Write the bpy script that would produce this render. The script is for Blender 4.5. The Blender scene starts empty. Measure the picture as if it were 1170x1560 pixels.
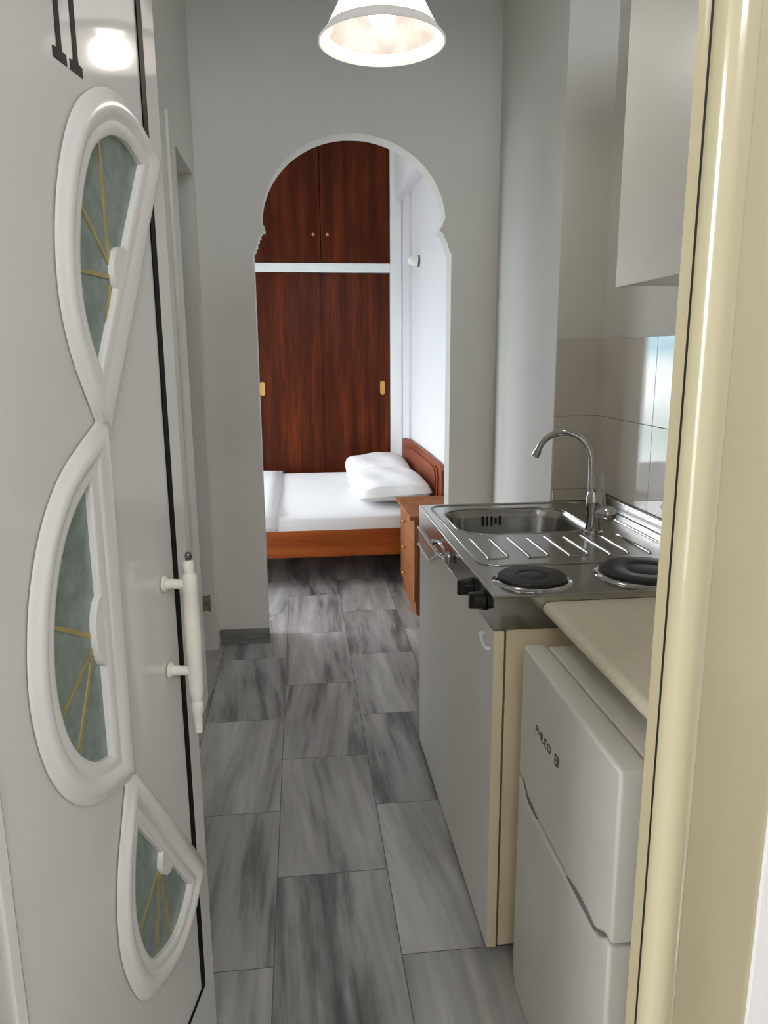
import bpy, bmesh, math, random
from mathutils import Vector, Matrix
random.seed(7)
S = bpy.context.scene
COL = S.collection
PI = math.pi

# ------------------------------------------------------------------ camera
cam_d = bpy.data.cameras.new('camera')
cam = bpy.data.objects.new('camera', cam_d)
COL.objects.link(cam)
pit, yaw, rol = math.radians(11.934), math.radians(6.362), math.radians(-0.3826)
fw = Vector((math.sin(yaw) * math.cos(pit), math.cos(yaw) * math.cos(pit), -math.sin(pit)))
r0 = Vector((math.cos(yaw), -math.sin(yaw), 0))
u0 = r0.cross(fw)
rr = r0 * math.cos(rol) + u0 * math.sin(rol)
uu = u0 * math.cos(rol) - r0 * math.sin(rol)
M4 = Matrix(((rr.x, uu.x, -fw.x, 0), (rr.y, uu.y, -fw.y, 0), (rr.z, uu.z, -fw.z, 1.40), (0, 0, 0, 1)))
cam.matrix_world = M4
cam_d.sensor_fit = 'HORIZONTAL'
cam_d.sensor_width = 36
cam_d.lens = 36 * 1125.8 / 1170
cam_d.clip_start = 0.02
S.camera = cam

# ------------------------------------------------------------------ view and sky
S.view_settings.view_transform = 'Standard'
S.view_settings.look = 'None'
S.view_settings.gamma = 1
S.view_settings.use_curve_mapping = False
EXPOSURE = 0.13
S.view_settings.exposure = EXPOSURE
SKY = 13.0
BULB_W = 4.0
try:
    S.cycles.use_denoising = True
    S.cycles.max_bounces = 10
    S.cycles.diffuse_bounces = 6
    S.cycles.sample_clamp_indirect = 6
except Exception:
    pass

W = bpy.data.worlds.new('sky')
S.world = W
W.use_nodes = True
wn, wl = W.node_tree.nodes, W.node_tree.links
wn.clear()
wo = wn.new('ShaderNodeOutputWorld'); wb = wn.new('ShaderNodeBackground')
wt = wn.new('ShaderNodeTexCoord'); ws = wn.new('ShaderNodeSeparateXYZ'); wr = wn.new('ShaderNodeValToRGB')
wm = wn.new('ShaderNodeMath'); wm.operation = 'MULTIPLY_ADD'; wm.inputs[1].default_value = 0.5; wm.inputs[2].default_value = 0.5
wl.new(wt.outputs['Generated'], ws.inputs[0]); wl.new(ws.outputs['Z'], wm.inputs[0]); wl.new(wm.outputs[0], wr.inputs[0])
el = wr.color_ramp.elements
el[0].position = 0.0; el[0].color = (0.24, 0.23, 0.21, 1)
el[1].position = 1.0; el[1].color = (1.13, 1.10, 1.15, 1)
for p, c in ((0.405, (0.26, 0.28, 0.28, 1)), (0.425, (0.48, 0.50, 0.50, 1)), (0.450, (0.30, 0.36, 0.35, 1)), (0.478, (0.62, 0.64, 0.66, 1)), (0.494, (0.55, 0.60, 0.62, 1)), (0.504, (0.20, 0.36, 0.45, 1)), (0.514, (0.30, 0.46, 0.56, 1)), (0.532, (1.15, 1.25, 1.38, 1)), (0.60, (1.13, 1.10, 1.15, 1))):
    e = el.new(p); e.color = c
wl.new(wr.outputs[0], wb.inputs['Color']); wb.inputs['Strength'].default_value = SKY
wl.new(wb.outputs[0], wo.inputs[0])


def portal(name, loc, rot, sx, sy):
    d = bpy.data.lights.new(name, 'AREA')
    d.shape = 'RECTANGLE'; d.size = sx; d.size_y = sy
    d.cycles.is_portal = True
    o = bpy.data.objects.new(name, d)
    COL.objects.link(o); o.location = loc; o.rotation_euler = rot
    return o


# sky portals at the balcony door, the added side window and the added porch gaps
portal('balcony_daylight', (-1.655, 6.39, 1.12), (-PI / 2, 0, 0), 1.4, 2.2)
portal('added_window_portal', (-2.74, 4.9, 1.25), (0, -PI / 2, 0), 2.1, 2.0)
portal('porch_gap_portal', (0.25, -1.74, 2.975), (PI / 2, 0, 0), 1.3, 0.85)
portal('porch_side_gap_portal', (-1.59, 0.25, 1.45), (0, -PI / 2, 0), 1.7, 0.7)

# ------------------------------------------------------------------ materials
def srgb(r, g, b):
    f = lambda v: (v / 255 / 12.92) if v / 255 <= 0.04045 else ((v / 255 + 0.055) / 1.055) ** 2.4
    return (f(r), f(g), f(b), 1)


class NT:
    def __init__(s, name):
        s.m = bpy.data.materials.new(name); s.m.use_nodes = True
        s.t = s.m.node_tree; s.n = s.t.nodes; s.b = s.n['Principled BSDF']

    def new(s, t, **k):
        x = s.n.new(t)
        for a, v in k.items(): setattr(x, a, v)
        return x

    def link(s, a, b): s.t.links.new(a, b)

    def math(s, op, a, b=None, c=None):
        x = s.new('ShaderNodeMath', operation=op)
        for i, v in enumerate((a, b, c)):
            if v is None: continue
            if isinstance(v, (int, float)): x.inputs[i].default_value = v
            else: s.link(v, x.inputs[i])
        return x.outputs[0]

    def ramp(s, fac, stops):
        x = s.new('ShaderNodeValToRGB')
        e = x.color_ramp.elements
        e[0].position, e[0].color = stops[0]
        e[1].position, e[1].color = stops[-1]
        for p, c in stops[1:-1]:
            k = e.new(p); k.color = c
        s.link(fac, x.inputs[0])
        return x.outputs[0]

    def coords(s, scale=(1, 1, 1), which='Object'):
        tc = s.new('ShaderNodeTexCoord'); mp = s.new('ShaderNodeMapping')
        mp.inputs['Scale'].default_value = scale
        s.link(tc.outputs[which], mp.inputs[0])
        return mp.outputs[0]

    def noise(s, vec, scale, detail=3, rough=0.5):
        x = s.new('ShaderNodeTexNoise')
        x.inputs['Scale'].default_value = scale; x.inputs['Detail'].default_value = detail
        x.inputs['Roughness'].default_value = rough
        s.link(vec, x.inputs['Vector'])
        return x.outputs[0]

    def bump(s, h, strength, dist=0.01):
        x = s.new('ShaderNodeBump'); x.inputs['Strength'].default_value = strength; x.inputs['Distance'].default_value = dist
        s.link(h, x.inputs['Height']); s.link(x.outputs[0], s.b.inputs['Normal'])


def plain(name, col, rough=0.5, metal=0.0, var=0.04, scale=6.0, bump=0.0, bscale=60.0, coat=0.0, stretch=(1, 1, 1)):
    k = NT(name)
    v = k.coords(stretch)
    n = k.noise(v, scale, 4)
    c = col[:3]
    lo = tuple(max(0, x * (1 - var)) for x in c) + (1,); hi = tuple(min(1, x * (1 + var)) for x in c) + (1,)
    k.link(k.ramp(n, [(0.3, lo), (0.7, hi)]), k.b.inputs['Base Color'])
    k.b.inputs['Roughness'].default_value = rough
    k.b.inputs['Metallic'].default_value = metal
    if coat:
        k.b.inputs['Coat Weight'].default_value = coat; k.b.inputs['Coat Roughness'].default_value = 0.08
    if bump: k.bump(k.noise(v, bscale, 3), bump, 0.003)
    return k.m


def wood(name, dark, mid, light, rough=0.35, axis=2, scale=1.0, coat=0.3, spec=0.3):
    k = NT(name)
    st = [9 * scale] * 3; st[axis] = 0.7 * scale
    v = k.coords(tuple(st))
    n1 = k.noise(v, 1.6, 6, 0.6)
    st2 = [60 * scale] * 3; st2[axis] = 2.5 * scale
    n2 = k.noise(k.coords(tuple(st2)), 2.0, 3, 0.6)
    f = k.math('MULTIPLY_ADD', n2, 0.3, k.math('MULTIPLY', n1, 0.75))
    k.link(k.ramp(f, [(0.3, dark), (0.5, mid), (0.72, light)]), k.b.inputs['Base Color'])
    k.b.inputs['Roughness'].default_value = rough
    k.b.inputs['Coat Weight'].default_value = coat; k.b.inputs['Coat Roughness'].default_value = 0.2
    k.b.inputs['Specular IOR Level'].default_value = spec
    k.bump(n2, 0.05, 0.002)
    return k.m


def marble_floor(name, dk=1.0):
    k = NT(name)
    tc = k.new('ShaderNodeTexCoord'); sp = k.new('ShaderNodeSeparateXYZ')
    k.link(tc.outputs['Object'], sp.inputs[0])
    x, y = sp.outputs['X'], sp.outputs['Y']
    cu = k.math('DIVIDE', k.math('ADD', x, 0.10), 0.303)
    col = k.math('FLOOR', cu)
    par = k.math('MODULO', k.math('ADD', col, 100), 2)
    rv = k.math('DIVIDE', k.math('ADD', k.math('SUBTRACT', y, 1.80), k.math('MULTIPLY', par, 0.305)), 0.61)
    row = k.math('FLOOR', rv)
    fu, fv = k.math('FRACT', cu), k.math('FRACT', rv)
    du = k.math('MULTIPLY', k.math('MINIMUM', fu, k.math('SUBTRACT', 1, fu)), 0.303)
    dv = k.math('MULTIPLY', k.math('MINIMUM', fv, k.math('SUBTRACT', 1, fv)), 0.61)
    joint = k.math('LESS_THAN', k.math('MINIMUM', du, dv), 0.0014)
    cb = k.new('ShaderNodeCombineXYZ'); k.link(col, cb.inputs[0]); k.link(row, cb.inputs[1])
    wnz = k.new('ShaderNodeTexWhiteNoise', noise_dimensions='2D'); k.link(cb.outputs[0], wnz.inputs['Vector'])
    ss = k.new('ShaderNodeSeparateColor'); k.link(wnz.outputs['Color'], ss.inputs[0])
    skew = k.math('MULTIPLY', k.math('SUBTRACT', ss.outputs[0], 0.5), 0.28)
    xs = k.math('ADD', x, k.math('MULTIPLY', y, skew))
    cv = k.new('ShaderNodeCombineXYZ')
    k.link(k.math('MULTIPLY', xs, 9.0), cv.inputs[0]); k.link(k.math('MULTIPLY', y, 0.9), cv.inputs[1])
    k.link(k.math('MULTIPLY', ss.outputs[1], 40), cv.inputs[2])
    n1 = k.new('ShaderNodeTexNoise'); n1.inputs['Scale'].default_value = 1.0; n1.inputs['Detail'].default_value = 5
    n1.inputs['Distortion'].default_value = 0.25; n1.inputs['Roughness'].default_value = 0.6; k.link(cv.outputs[0], n1.inputs['Vector'])
    cv2 = k.new('ShaderNodeCombineXYZ')
    k.link(k.math('MULTIPLY', xs, 34.0), cv2.inputs[0]); k.link(k.math('MULTIPLY', y, 3.5), cv2.inputs[1])
    k.link(k.math('MULTIPLY', ss.outputs[2], 40), cv2.inputs[2])
    n2 = k.new('ShaderNodeTexNoise'); n2.inputs['Scale'].default_value = 1.0; n2.inputs['Detail'].default_value = 4
    k.link(cv2.outputs[0], n2.inputs['Vector'])
    f = k.math('ADD', k.math('MULTIPLY', n1.outputs[0], 0.75), k.math('MULTIPLY', n2.outputs[0], 0.25))
    f = k.math('ADD', f, k.math('MULTIPLY', k.math('SUBTRACT', ss.outputs[1], 0.5), 0.10))
    g = lambda v: (v * dk, v * dk * 1.0, v * dk * 0.97, 1)
    c = k.ramp(f, [(0.33, g(0.07)), (0.41, g(0.16)), (0.47, g(0.27)), (0.54, g(0.33)), (0.66, g(0.46))])
    mx = k.new('ShaderNodeMix', data_type='RGBA'); k.link(joint, mx.inputs[0]); k.link(c, mx.inputs[6]); mx.inputs[7].default_value = g(0.10)
    k.link(mx.outputs[2], k.b.inputs['Base Color'])
    k.b.inputs['Roughness'].default_value = 0.30
    k.b.inputs['Specular IOR Level'].default_value = 0.4
    k.bump(k.math('SUBTRACT', 1, joint), 0.3, 0.001)
    return k.m


def tiles(name, axis, origin, size, z0, zs):
    """glazed wall tile: axis is the horizontal axis ('X' or 'Y')"""
    k = NT(name)
    tc = k.new('ShaderNodeTexCoord'); sp = k.new('ShaderNodeSeparateXYZ')
    k.link(tc.outputs['Object'], sp.inputs[0])
    a = k.math('FRACT', k.math('DIVIDE', k.math('SUBTRACT', sp.outputs[axis], origin), size))
    b = k.math('FRACT', k.math('DIVIDE', k.math('SUBTRACT', sp.outputs['Z'], z0), zs))
    da = k.math('MULTIPLY', k.math('MINIMUM', a, k.math('SUBTRACT', 1, a)), size)
    db = k.math('MULTIPLY', k.math('MINIMUM', b, k.math('SUBTRACT', 1, b)), zs)
    j = k.math('LESS_THAN', k.math('MINIMUM', da, db), 0.0013)
    v = k.coords((1, 1, 1))
    n = k.noise(v, 5, 4)
    c = k.ramp(n, [(0.3, srgb(204, 197, 187)), (0.7, srgb(213, 206, 196))])
    mx = k.new('ShaderNodeMix', data_type='RGBA'); k.link(j, mx.inputs[0]); k.link(c, mx.inputs[6]); mx.inputs[7].default_value = srgb(120, 115, 108)
    k.link(mx.outputs[2], k.b.inputs['Base Color'])
    k.link(k.math('MULTIPLY_ADD', j, 0.6, 0.04), k.b.inputs['Roughness'])
    h = k.math('SUBTRACT', k.math('MULTIPLY', k.noise(k.coords((9, 9, 3)), 1.0, 2), 0.25), j)
    k.bump(h, 0.13, 0.003)
    return k.m


m_wall = plain('white_wall_paint', srgb(219, 217, 211), 0.75, var=0.015, scale=2, bump=0.04)
m_bedwall = plain('bedroom_wall_paint', srgb(219, 218, 221), 0.7, var=0.012, scale=2, bump=0.04)
m_ceil = plain('ceiling_paint', srgb(238, 237, 233), 0.85, var=0.01)
m_facade = plain('facade_render', srgb(232, 231, 228), 0.8, var=0.02, bump=0.15, bscale=80)
m_white_gloss = plain('white_lacquered_aluminium', srgb(222, 222, 218), 0.07, var=0.01, scale=2, coat=0.0)
m_white_mould = plain('white_plastic_moulding', srgb(230, 230, 226), 0.25, var=0.015, scale=5)
m_cream = plain('cream_lacquered_frame', srgb(180, 171, 140), 0.2, var=0.04, scale=3, coat=0.6, stretch=(4, 4, 1))
m_black = plain('black_rubber', srgb(16, 16, 17), 0.5, var=0.1)
m_vinyl = plain('black_vinyl', srgb(14, 14, 15), 0.6, var=0.1)
m_vinyl.node_tree.nodes['Principled BSDF'].inputs['Specular IOR Level'].default_value = 0.15
m_came = plain('pale_brass_came', srgb(176, 162, 104), 0.4, metal=0.3, var=0.08, scale=30)
m_hinge = plain('tarnished_brass', srgb(128, 118, 92), 0.4, metal=0.5, var=0.15, scale=40)
m_handle = plain('aged_white_plastic', srgb(226, 222, 212), 0.35, var=0.06, scale=25)
m_steelball = plain('dark_chrome', srgb(120, 118, 115), 0.15, metal=1.0)
m_floor = marble_floor('grey_marble_tiles', 1.22)
m_marble = plain('grey_marble_skirting', srgb(120, 120, 116), 0.3, var=0.25, scale=9, stretch=(1, 3, 6))
m_thresh = plain('pale_marble_threshold', srgb(170, 168, 160), 0.3, var=0.2, scale=7, stretch=(5, 1, 1))
m_porch = plain('porch_stone', srgb(150, 146, 138), 0.7, var=0.1, scale=4)
m_tile_back = tiles('glazed_wall_tile_end', 'X', 0.6155, 0.41, 0.936, 0.257)
m_tile_right = tiles('glazed_wall_tile_side', 'Y', 2.07, 0.41, 0.936, 0.257)
m_seal = plain('cream_sealant', srgb(205, 198, 182), 0.5, var=0.05)
m_mahog = wood('dark_mahogany_veneer', srgb(46, 16, 8), srgb(72, 29, 13), srgb(108, 48, 19), 0.36, 2, coat=0.0, spec=0.12)
m_bedwood = wood('orange_brown_bed_wood', srgb(122, 58, 22), srgb(150, 76, 32), srgb(176, 96, 44), 0.45, 0, coat=0.0, spec=0.15)
m_headwood = wood('headboard_wood', srgb(96, 40, 18), srgb(122, 56, 27), srgb(146, 76, 42), 0.4, 1, coat=0.0, spec=0.2)
m_nswood = wood('light_walnut_laminate', srgb(120, 76, 48), srgb(140, 92, 60), srgb(158, 108, 74), 0.7, 2, coat=0.0, spec=0.05)
m_nsside = wood('nightstand_side_laminate', srgb(104, 56, 38), srgb(124, 70, 48), srgb(140, 84, 60), 0.5, 2, coat=0.0)
m_wardwhite = plain('white_wardrobe_frame', srgb(232, 234, 234), 0.35, var=0.01)
m_brass = plain('brass', srgb(205, 160, 95), 0.3, metal=0.85, var=0.08, scale=30)
m_bronze = plain('copper_knob', srgb(200, 150, 125), 0.3, metal=0.5)
m_linen = plain('white_cotton_sheet', srgb(238, 239, 241), 0.85, var=0.01, scale=4, bump=0.06, bscale=25)
m_pillow = plain('white_cotton_pillowcase', srgb(240, 240, 240), 0.85, var=0.01, bump=0.08, bscale=18)
m_cab = plain('white_melamine', srgb(236, 234, 228), 0.38, var=0.015)
m_cabedge = plain('cream_melamine_edge', srgb(234, 218, 184), 0.45, var=0.06, scale=8, stretch=(1, 1, 0.3))
m_fridge = plain('white_enamel', srgb(216, 214, 206), 0.3, var=0.015, coat=0.2)
m_fridge_top = plain('white_fridge_plastic', srgb(222, 219, 210), 0.35, var=0.02)
m_grey = plain('grey_recess', srgb(120, 120, 118), 0.5)
m_ink = plain('dark_grey_ink', srgb(60, 60, 58), 0.5)
m_worktop = plain('cream_laminate_worktop', srgb(228, 220, 196), 0.4, var=0.05, scale=35, stretch=(1, 4, 1))
m_chrome = plain('chrome', srgb(205, 205, 206), 0.09, metal=1.0, var=0.03)
m_hob = plain('cast_iron_hob', srgb(30, 28, 27), 0.45, var=0.15, scale=30, bump=0.1, bscale=200)
m_knob = plain('black_plastic_knob', srgb(14, 14, 14), 0.35, var=0.1)
m_dark = plain('dark_slot', srgb(18, 18, 18), 0.6)
m_parapet = plain('white_parapet', srgb(225, 226, 226), 0.8, var=0.02)
m_acryl = plain('clear_grey_plastic_strip', srgb(205, 205, 200), 0.15, var=0.02)

# brushed steel
k = NT('brushed_stainless_steel')
v = k.coords((3, 60, 3))
n = k.noise(v, 3, 4)
k.link(k.ramp(n, [(0.3, srgb(168, 167, 164)), (0.7, srgb(186, 185, 183))]), k.b.inputs['Base Color'])
k.b.inputs['Metallic'].default_value = 1.0
k.link(k.math('MULTIPLY_ADD', n, 0.12, 0.16), k.b.inputs['Roughness'])
k.bump(k.noise(k.coords((6, 6, 6)), 1.2, 2), 0.10, 0.01)
m_steel = k.m
# textured grey-green glass of the entrance door
k = NT('textured_grey_green_glass')
n = k.noise(k.coords((1, 1, 1)), 55, 3)
k.link(k.ramp(n, [(0.3, srgb(132, 148, 142)), (0.7, srgb(158, 172, 166))]), k.b.inputs['Base Color'])
k.b.inputs['Roughness'].default_value = 0.22
k.b.inputs['Transmission Weight'].default_value = 0.25
k.b.inputs['IOR'].default_value = 1.45
k.bump(n, 0.35, 0.004)
m_dglass = k.m
# window glass
k = NT('window_glass')
k.n.remove(k.b)
o_ = k.n['Material Output']; tr = k.new('ShaderNodeBsdfTransparent'); gl = k.new('ShaderNodeBsdfGlossy'); mxs = k.new('ShaderNodeMixShader')
gl.inputs['Roughness'].default_value = 0.02; fr = k.new('ShaderNodeFresnel'); fr.inputs['IOR'].default_value = 1.45
tr.inputs['Color'].default_value = (0.95, 0.97, 0.97, 1)
k.link(fr.outputs[0], mxs.inputs[0]); k.link(tr.outputs[0], mxs.inputs[1]); k.link(gl.outputs[0], mxs.inputs[2]); k.link(mxs.outputs[0], o_.inputs[0])
m_glass = k.m
# lit alabaster shade and bulb
k = NT('lit_alabaster_glass')
n = k.noise(k.coords((1, 1, 1)), 14, 5, 0.6)
k.link(k.ramp(n, [(0.3, srgb(214, 205, 198)), (0.7, srgb(242, 238, 234))]), k.b.inputs['Base Color'])
k.b.inputs['Roughness'].default_value = 0.3
k.b.inputs['Emission Color'].default_value = (1, 0.95, 0.9, 1); k.b.inputs['Emission Strength'].default_value = 1.0
m_shade = k.m
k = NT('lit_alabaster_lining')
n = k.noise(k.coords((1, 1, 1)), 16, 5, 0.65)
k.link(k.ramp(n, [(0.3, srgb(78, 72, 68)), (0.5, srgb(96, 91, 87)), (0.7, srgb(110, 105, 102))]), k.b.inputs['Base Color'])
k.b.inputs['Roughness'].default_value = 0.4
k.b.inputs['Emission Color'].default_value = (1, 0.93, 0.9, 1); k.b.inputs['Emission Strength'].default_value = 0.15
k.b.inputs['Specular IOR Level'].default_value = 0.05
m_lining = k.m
k = NT('lit_alabaster_rim')
n = k.noise(k.coords((1, 1, 1)), 20, 4)
k.link(k.ramp(n, [(0.3, srgb(112, 108, 105)), (0.7, srgb(128, 124, 121))]), k.b.inputs['Base Color'])
k.b.inputs['Roughness'].default_value = 0.3
k.b.inputs['Emission Color'].default_value = (1, 0.95, 0.9, 1); k.b.inputs['Emission Strength'].default_value = 0.38
m_shade_rim = k.m
k = NT('lit_bulb')
n = k.noise(k.coords((1, 1, 1)), 3)
k.link(k.ramp(n, [(0.0, (1, 0.96, 0.9, 1)), (1.0, (1, 0.97, 0.92, 1))]), k.b.inputs['Emission Color'])
k.b.inputs['Emission Strength'].default_value = 7
m_bulb = k.m


# ------------------------------------------------------------------ mesh helpers
def bm_box(bm, a, b):
    a, b = [min(p, q) for p, q in zip(a, b)], [max(p, q) for p, q in zip(a, b)]
    vs = [bm.verts.new((x, y, z)) for x in (a[0], b[0]) for y in (a[1], b[1]) for z in (a[2], b[2])]
    for f in ((0, 1, 3, 2), (4, 6, 7, 5), (0, 4, 5, 1), (2, 3, 7, 6), (0, 2, 6, 4), (1, 5, 7, 3)):
        bm.faces.new([vs[i] for i in f])
    return bm


def bm_prism(bm, pts, lo, hi, axis='Z'):
    """closed polygon pts extruded along axis from lo to hi; pts are the other two coordinates in XYZ order"""
    def mk(p, h):
        if axis == 'Z': return (p[0], p[1], h)
        if axis == 'Y': return (p[0], h, p[1])
        return (h, p[0], p[1])
    A = [bm.verts.new(mk(p, lo)) for p in pts]; B = [bm.verts.new(mk(p, hi)) for p in pts]
    bm.faces.new(A); bm.faces.new(B[::-1])
    n = len(pts)
    for i in range(n):
        bm.faces.new((A[i], A[(i + 1) % n], B[(i + 1) % n], B[i]))
    return bm


def bm_lathe(bm, prof, centre, axis=Vector((0, 0, 1)), seg=40, close=False):
    axis = Vector(axis).normalized(); c = Vector(centre)
    t = axis.orthogonal().normalized(); w = axis.cross(t)
    rings = []
    for r, h in prof:
        if r < 1e-6:
            rings.append([bm.verts.new(c + axis * h)])
        else:
            rings.append([bm.verts.new(c + axis * h + (t * math.cos(2 * PI * i / seg) + w * math.sin(2 * PI * i / seg)) * r) for i in range(seg)])
    pairs = list(zip(rings, rings[1:]))
    if close: pairs.append((rings[-1], rings[0]))
    for A, B in pairs:
        for i in range(seg):
            j = (i + 1) % seg
            if len(A) == 1 and len(B) == 1: continue
            if len(A) == 1: bm.faces.new((A[0], B[i], B[j]))
            elif len(B) == 1: bm.faces.new((A[i], A[j], B[0]))
            else: bm.faces.new((A[i], A[j], B[j], B[i]))
    return bm


def bm_tube(bm, pts, rad, seg=14, closed=False):
    pts = [Vector(p) for p in pts]
    n = len(pts)
    rads = rad if isinstance(rad, (list, tuple)) else [rad] * n
    prev = None; rings = []
    for i in range(n):
        if closed: d = pts[(i + 1) % n] - pts[i - 1]
        else: d = pts[min(i + 1, n - 1)] - pts[max(i - 1, 0)]
        d.normalize()
        if prev is None: t = d.orthogonal().normalized()
        else:
            t = prev - d * prev.dot(d); t.normalize()
        prev = t; w = d.cross(t)
        rings.append([bm.verts.new(pts[i] + (t * math.cos(2 * PI * a / seg) + w * math.sin(2 * PI * a / seg)) * rads[i]) for a in range(seg)])
    for i in range(n if closed else n - 1):
        A, B = rings[i], rings[(i + 1) % n]
        for a in range(seg):
            b = (a + 1) % seg
            bm.faces.new((A[a], A[b], B[b], B[a]))
    if not closed:
        bm.faces.new(rings[0][::-1]); bm.faces.new(rings[-1])
    return bm


def smooth_path(pts, n=8, closed=False):
    """Catmull-Rom through pts"""
    P = [Vector(p) for p in pts]; out = []
    m = len(P)
    rng = range(m if closed else m - 1)
    for i in rng:
        if closed: a, b, c, d = P[i - 1], P[i], P[(i + 1) % m], P[(i + 2) % m]
        else: a, b, c, d = P[max(i - 1, 0)], P[i], P[i + 1], P[min(i + 2, m - 1)]
        for k_ in range(n):
            t = k_ / n
            out.append(0.5 * ((2 * b) + (c - a) * t + (2 * a - 5 * b + 4 * c - d) * t * t + (3 * b - a - 3 * c + d) * t ** 3))
    if not closed: out.append(P[-1])
    return out


def rrect(x0, y0, x1, y1, r, n=8):
    out = []
    for cx, cy, a in ((x1 - r, y1 - r, 0), (x0 + r, y1 - r, PI / 2), (x0 + r, y0 + r, PI), (x1 - r, y0 + r, 1.5 * PI)):
        for i in range(n + 1):
            out.append((cx + r * math.cos(a + PI / 2 * i / n), cy + r * math.sin(a + PI / 2 * i / n)))
    return out


def link(name, me, mat, parent=None, bevel=0.0, smooth=False, seg=2):
    o = bpy.data.objects.new(name, me)
    COL.objects.link(o)
    if mat is not None:
        me.materials.clear(); me.materials.append(mat)
    if smooth or bevel:
        for p in me.polygons: p.use_smooth = True
    if smooth:
        try: me.set_sharp_from_angle(angle=math.radians(38))
        except Exception: pass
    if bevel:
        md = o.modifiers.new('edge', 'BEVEL'); md.width = bevel; md.segments = seg; md.limit_method = 'ANGLE'
        md.harden_normals = True
    if parent is not None:
        o.parent = parent
        w = parent
        mtx = Matrix.Identity(4)
        chain = []
        while w is not None:
            chain.append(w); w = w.parent
        if 'local' in chain[-1]: pass            # parts modelled in their thing's own frame
        else: o.matrix_parent_inverse = Matrix.Translation(chain[-1].location).inverted() if len(chain) == 1 else Matrix.Identity(4)
    return o


def obj(name, bm, mat, parent=None, bevel=0.0, smooth=False, seg=2):
    bmesh.ops.recalc_face_normals(bm, faces=bm.faces[:])
    me = bpy.data.meshes.new(name); bm.to_mesh(me); bm.free()
    return link(name, me, mat, parent, bevel, smooth, seg)


def box(name, a, b, mat, parent=None, bevel=0.0, seg=2):
    return obj(name, bm_box(bmesh.new(), a, b), mat, parent, bevel, False, seg)


def plate_mesh(name, outer, holes, thick, bevel=0.0):
    """filled 2D outline with holes, extruded; lies in the XY plane, centred on z = 0"""
    cu = bpy.data.curves.new(name, 'CURVE'); cu.dimensions = '2D'; cu.fill_mode = 'BOTH'
    cu.extrude = thick / 2 - bevel; cu.bevel_depth = bevel; cu.bevel_resolution = 2; cu.offset = -bevel
    for ring in [outer] + list(holes):
        sp = cu.splines.new('POLY'); sp.points.add(len(ring) - 1); sp.use_cyclic_u = True
        for p, q in zip(sp.points, ring): p.co = (q[0], q[1], 0, 1)
    t = bpy.data.objects.new(name, cu)
    me = bpy.data.meshes.new_from_object(t)
    bpy.data.objects.remove(t); bpy.data.curves.remove(cu)
    me.name = name
    return me


def text_mesh(body, size, thick):
    cu = bpy.data.curves.new('lettering', 'FONT'); cu.body = body; cu.size = size; cu.extrude = thick
    cu.align_x = 'LEFT'
    t = bpy.data.objects.new('lettering', cu)
    me = bpy.data.meshes.new_from_object(t)
    bpy.data.objects.remove(t); bpy.data.curves.remove(cu)
    return me


def tag(o, label, cat, group=None, kind=None):
    if label: o['label'] = label
    if cat: o['category'] = cat
    if group: o['group'] = group
    if kind: o['kind'] = kind
    return o


def thing(name, label, cat, loc, rz=0.0, local=False, group=None, kind=None):
    o = bpy.data.objects.new(name, None); COL.objects.link(o)
    o.location = loc; o.rotation_euler = (0, 0, rz); o.empty_display_size = 0.1
    if local: o['local'] = 1
    return tag(o, label, cat, group, kind)


def struct(o, label, cat):
    return tag(o, label, cat, kind='structure')


# ------------------------------------------------------------------ setting
ZC = 3.10
XL = -0.43
fl = obj('floor', bm_box(bmesh.new(), (-2.75, 0.60, -0.12), (1.25, 7.0, 0.0)), m_floor)
struct(fl, 'grey streaked marble tile floor of the corridor and bedroom', 'floor')
pf = box('floor_porch', (-1.6, -1.75, -0.12), (1.8, 0.60, -0.005), m_porch)
struct(pf, 'stone porch floor outside the entrance door', 'floor')
cl = box('ceiling', (-2.75, 0.82, ZC), (1.25, 7.0, ZC + 0.12), m_ceil)
struct(cl, 'white ceiling above corridor and bedroom', 'ceiling')

# corridor left wall with the bathroom doorway
BY0, BY1, BZ = 2.93, 3.44, 2.16
bm = bmesh.new()
bm_prism(bm, [(0.82, 0), (BY0, 0), (BY0, BZ), (BY1, BZ), (BY1, 0), (3.54, 0), (3.54, ZC), (0.82, ZC)], XL - 0.13, XL, 'X')
struct(obj('wall_left', bm, m_wall), 'white corridor wall behind the open entrance door, cut by a doorway', 'wall')
bm = bmesh.new()
bm_box(bm, (-1.62, 2.3, 0), (-1.5, 3.54, ZC)); bm_box(bm, (-1.5, 2.3, 0), (XL - 0.13, 2.42, ZC))
struct(obj('wall_bathroom', bm, m_wall), 'pale wall of the dim side room beyond the left doorway', 'wall')
bm = bmesh.new()
bm_box(bm, (XL, 2.80, 0), (XL + 0.012, BY0, 2.225))
bm_box(bm, (XL, BY0, BZ), (XL + 0.004, BY1, 2.17))
d2 = obj('trim_1', bm, m_wall, bevel=0.002)
struct(d2, 'painted door casing on the left corridor wall', 'trim')
hg = thing('door_hinge', 'small tarnished brass hinge low on the casing of the left doorway', 'hinge', (-0.404, BY0 + 0.006, 0.385))
box('hinge_leaf', (-0.4175, BY0 + 0.001, 0.385), (-0.392, BY0 + 0.005, 0.450), m_hinge, hg, 0.001)
obj('hinge_pin', bm_tube(bmesh.new(), [(-0.3905, BY0 + 0.003, 0.383), (-0.3905, BY0 + 0.003, 0.452)], 0.004), m_hinge, hg, smooth=True)
box('hinge_screw_line', (-0.4172, BY0 + 0.0002, 0.4165), (-0.395, BY0 + 0.001, 0.4180), m_dark, hg)
th_ = box('trim_2', (XL - 0.13, BY0 + 0.001, 0), (XL + 0.02, BY1 - 0.001, 0.012), m_thresh, bevel=0.003)
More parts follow.
